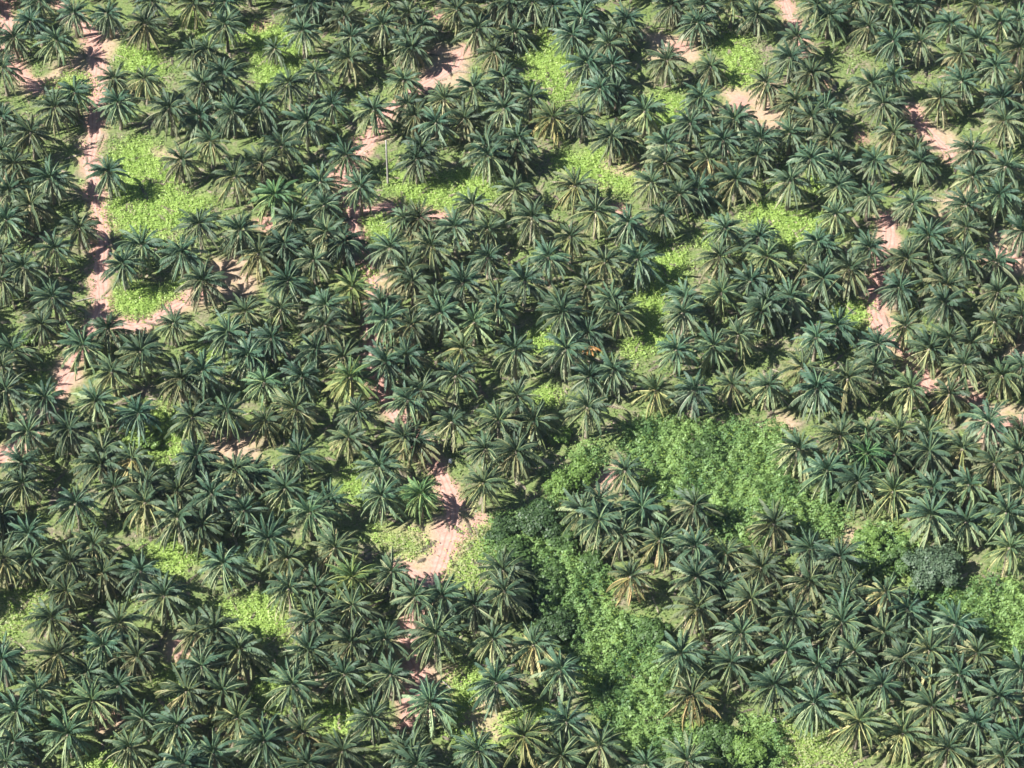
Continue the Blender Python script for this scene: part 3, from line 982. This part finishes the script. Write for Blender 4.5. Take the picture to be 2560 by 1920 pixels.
DARK = ((0.035, 0.070, 0.028), (0.070, 0.115, 0.040))
MID = ((0.055, 0.105, 0.032), (0.105, 0.170, 0.050))
LITE = ((0.105, 0.180, 0.045), (0.190, 0.280, 0.070))
GREY = ((0.065, 0.105, 0.060), (0.120, 0.165, 0.098))
TREES = [
    (1262, 1318, 3.4, 2.8, DARK, 'dark green bush at the upper rim of the valley, beside the shaded palm foot', None),
    (1318, 1420, 3.6, 2.6, MID, 'blue-green bush halfway down the valley side, under the two dark trees', None),
    (1415, 1345, 3.2, 2.6, MID, 'shadowed bush between the dark tree and the big palm on the island', None),
    (1345, 1512, 3.4, 2.4, DARK, 'dark flat bush in the shade on the near rim of the valley', None),
    (2310, 1470, 2.8, 2.2, MID, 'low green bush at the foot of the grey-green tree', None),
    (2205, 1425, 2.6, 2.0, LITE, 'yellow-green low bush on the open side of the grey-green tree', None),
    (1405, 1085, 2.4, 1.8, LITE, 'pale green low bush at the neck of the valley under dark palms', None),
    (1352, 1292, 4.6, 4.5, DARK, 'dark green bushy tree at the top of the valley, below the leaning scrub', None),
    (1285, 1375, 3.6, 3.2, MID, 'mid green bush just below the dark tree and above the lower scrub', None),
    (1402, 1205, 3.0, 3.6, LITE, 'fresh green small tree in the shade of the tall palms above the dark tree', None),
    (1456, 1172, 3.0, 3.4, LITE, 'fresh green leafy tree touching the orange soil pocket', None),
    (2335, 1410, 5.6, 4.6, GREY, 'spreading grey-green tree standing over the edge scrub', None),
    (2252, 1392, 3.0, 3.5, MID, 'mid green tree leaning against the grey-green tree', None),
    (2180, 1345, 2.9, 3.2, LITE, 'light green bush between the palms above the grey-green tree', None),
    (1762, 1112, 3.4, 2.6, MID, 'low dark bush rising from the head of the scrub valley', None),
    (1790, 1845, 3.2, 3.6, MID, 'smooth mid green tree under the wide palm at the valley foot', None),
    (1868, 1880, 3.3, 3.4, LITE, 'light green tree at the bottom edge beside the straw bank', None),
    (1388, 1562, 3.6, 3.6, DARK, 'dark blue-green tree beside the reddish-skirted palm on the valley rim', None),
    (1375, 1455, 3.8, 3.0, MID, 'spreading mid green bush in the middle of the lower scrub', None),
    (1640, 1575, 3.2, 2.8, MID, 'olive green bush at the waist of the scrub valley', None),
    (1480, 1400, 2.6, 2.6, MID, 'dark hollow-sided bush on the scrub slope below the big palm', None),
    (2080, 1235, 2.6, 2.6, MID, 'green bush beneath the palms at the east end of the scrub valley', None),
    (380, 1098, 2.2, 2.2, LITE, 'bright lime bush among the weeds between shadowed palms', None),
    (75, 838, 2.4, 2.0, LITE, 'bright leafy bush below the palm on the far edge track side', None),
]
for k, (px, py, rad, ht, (a, b), lab, grp) in enumerate(TREES):
    tree(px, py, rad, ht, a, b, lab, 300 + k, grp)

# ------------------------------------------------------------------ dead palm trunk, dry fronds, litter, sack, stones
def pole(px, py, h, r, label):
    p = unproject(px, py, 0)
    V, F = tube([(0, 0, -0.05, r * 1.25), (0.03, 0, h * 0.3, r), (-0.02, 0.03, h * 0.65, r * 0.9), (0, 0, h, r * 0.75), (0, 0, h + 0.05, 0.03)], 10)
    o = add('dead_palm_trunk', mesh_from('dead_palm_trunk', V, F, [M_DEADWOOD]))
    o.location = (p[0], p[1], 0)
    tag(o, label, 'dead trunk')


pole(970, 462, 11.6, 0.20, 'tall bare bleached trunk without a crown beside the lime clearing')


def ribbon_frond(rnd, L, width, arch):
    """a fallen dry frond: two rows of leaflets on a bent midrib, with thickness from its arch"""
    V, F = [], []
    n = 9
    for k in range(n):
        t0, t1 = k / n, (k + 0.85) / n
        w = width * math.sin(math.pi * (0.15 + 0.8 * t0)) * rnd.uniform(0.7, 1.1)
        for sg in (-1, 1):
            z0, z1 = arch * math.sin(math.pi * t0) + 0.06, arch * math.sin(math.pi * t1) + 0.06
            i = len(V)
            V += [(t0 * L, 0, z0), (t1 * L, 0, z1), (t1 * L + 0.35 * w, sg * w, z1 * 0.5 + rnd.uniform(0, 0.12)), (t0 * L + 0.45 * w, sg * w, z0 * 0.5 + rnd.uniform(0, 0.12))]
            F.append((i, i + 1, i + 2, i + 3))
    return np.array(V), np.array(F)


rl = random.Random(77)
Vs, Fs, Ts, n0 = [], [], [], 0
for k in range(3200):
    x, y = rl.uniform(-125, 125), rl.uniform(-95, 125)
    V, F = ribbon_frond(rl, rl.uniform(1.6, 4.2), rl.uniform(0.2, 0.5), rl.uniform(0.05, 0.3))
    a = rl.uniform(0, 6.283)
    c_, s_ = math.cos(a), math.sin(a)
    V = V @ np.array([[c_, s_, 0], [-s_, c_, 0], [0, 0, 1]]) + np.array([x, y, 0])
    Vs.append(V)
    Fs.append(F + n0)
    n0 += len(V)
    j = rl.uniform(0.7, 1.3)
    Ts.append(np.tile(np.array(rl.choice([(0.30, 0.23, 0.18), (0.40, 0.32, 0.25), (0.19, 0.15, 0.12), (0.28, 0.25, 0.16)])) * j, (len(V), 1)))
tag(add('frond_litter', mesh_from('frond_litter', np.concatenate(Vs), np.concatenate(Fs), [M_DRY], {'tint': np.concatenate(Ts)})),
    'dry greyish fallen fronds strewn over the soil beneath the palms', 'frond litter', kind='stuff')


def dry_fan(px, py, z, n, L, col, label):
    p = unproject(px, py, z)
    b = Buf()
    rnd = random.Random(int(px))
    for k in range(n):
        frond(b, rnd, -1.57 + (k / (n - 1) - 0.5) * 2.6, math.radians(rnd.uniform(5, 25)), math.radians(60), L * rnd.uniform(0.8, 1.1), 0.4, 0.9, r0=0.1, pairs=9)
    me = mesh_from('dead_frond_cluster', np.array(b.V), np.array(b.F), [M_DRY], {'tint': np.tile(np.array(col), (len(b.V), 1))})
    o = add('dead_frond_cluster', me)
    o.location = p
    tag(o, label, 'dead fronds')


dry_fan(1475, 866, 7.2, 6, 2.2, (0.50, 0.24, 0.08), 'small orange fan of dead fronds hanging over the mid-plantation palms')


def lump(px, py, size, mat, name, label, cat, seed, flat=0.55):
    r = np.random.default_rng(seed)
    p = unproject(px, py, size * 0.3)
    nu, nv = 14, 9
    V, F = [], []
    ph = r.uniform(0, 6.28, 6)
    for j in range(nv + 1):
        th = math.pi * j / nv
        for i in range(nu):
            a = 2 * math.pi * i / nu
            k = 1 + 0.16 * math.sin(2 * a + ph[0]) + 0.10 * math.sin(3 * a + ph[1] + 2 * th) + 0.08 * math.sin(4 * th + ph[2])
            V.append((size * k * math.sin(th) * math.cos(a), size * 0.75 * k * math.sin(th) * math.sin(a), size * flat * (k * math.cos(th) + 0.8)))
    for j in range(nv):
        for i in range(nu):
            F.append((j * nu + i, (j + 1) * nu + i, (j + 1) * nu + (i + 1) % nu, j * nu + (i + 1) % nu))
    o = add(name, mesh_from(name, V, F, [mat], smooth=True))
    o.location = (p[0], p[1], 0)
    o.rotation_euler = (0, 0, r.uniform(0, 6.28))
    tag(o, label, cat)


lump(1126, 1153, 0.55, M_WHITE, 'white_sack', 'small white sack lying at the upper side of the widest red track', 'sack', 1)
lump(1935, 1806, 0.75, M_ROCK, 'pale_rock', 'pale grey rock at the top of the straw bank under a yellowed palm', 'rock', 2)
lump(1890, 1792, 0.5, M_ROCK, 'pale_rock', 'small pale rock half hidden by hanging fronds beside the bigger rock', 'rock', 3)


def log(px, py, L, ang, label):
    p = unproject(px, py, 0.2)
    V, F = tube([(0, 0, -L / 2, 0.08), (0.05, 0, 0, 0.12), (0, 0.08, L / 2, 0.06)], 8)
    o = add('fallen_branch', mesh_from('fallen_branch', V, F, [M_DEADWOOD]))
    o.location = (p[0], p[1], 0.14)
    o.rotation_euler = (math.pi / 2, 0, ang)
    tag(o, label, 'fallen branch')


log(2405, 1466, 3.6, 1.2, 'bleached fallen branch lying in the shade under the grey-green tree')
log(1117, 1712, 3.2, 0.7, 'thin pale fallen branch across the straw-coloured clearing')
log(213, 748, 3.4, 1.9, 'pale fallen branch on the verge by the fork of the red track')

# ------------------------------------------------------------------ the thin air between the aircraft and the plantation
V = [(x, y, z) for z in (-1.0, 360.0) for x, y in ((-4200, -4200), (4200, -4200), (4200, 4200), (-4200, 4200))]
F = [(0, 3, 2, 1), (4, 5, 6, 7), (0, 1, 5, 4), (1, 2, 6, 5), (2, 3, 7, 6), (3, 0, 4, 7)]
m, nt, out = new_mat('thin_haze')
pv = nt.nodes.new('ShaderNodeVolumePrincipled')
pv.inputs['Color'].default_value = (0.72, 0.86, 1.0, 1)
pv.inputs['Density'].default_value = 0.00002
nt.links.new(pv.outputs[0], out.inputs['Volume'])
tag(add('haze', mesh_from('haze', V, F, [m])), kind='stuff')
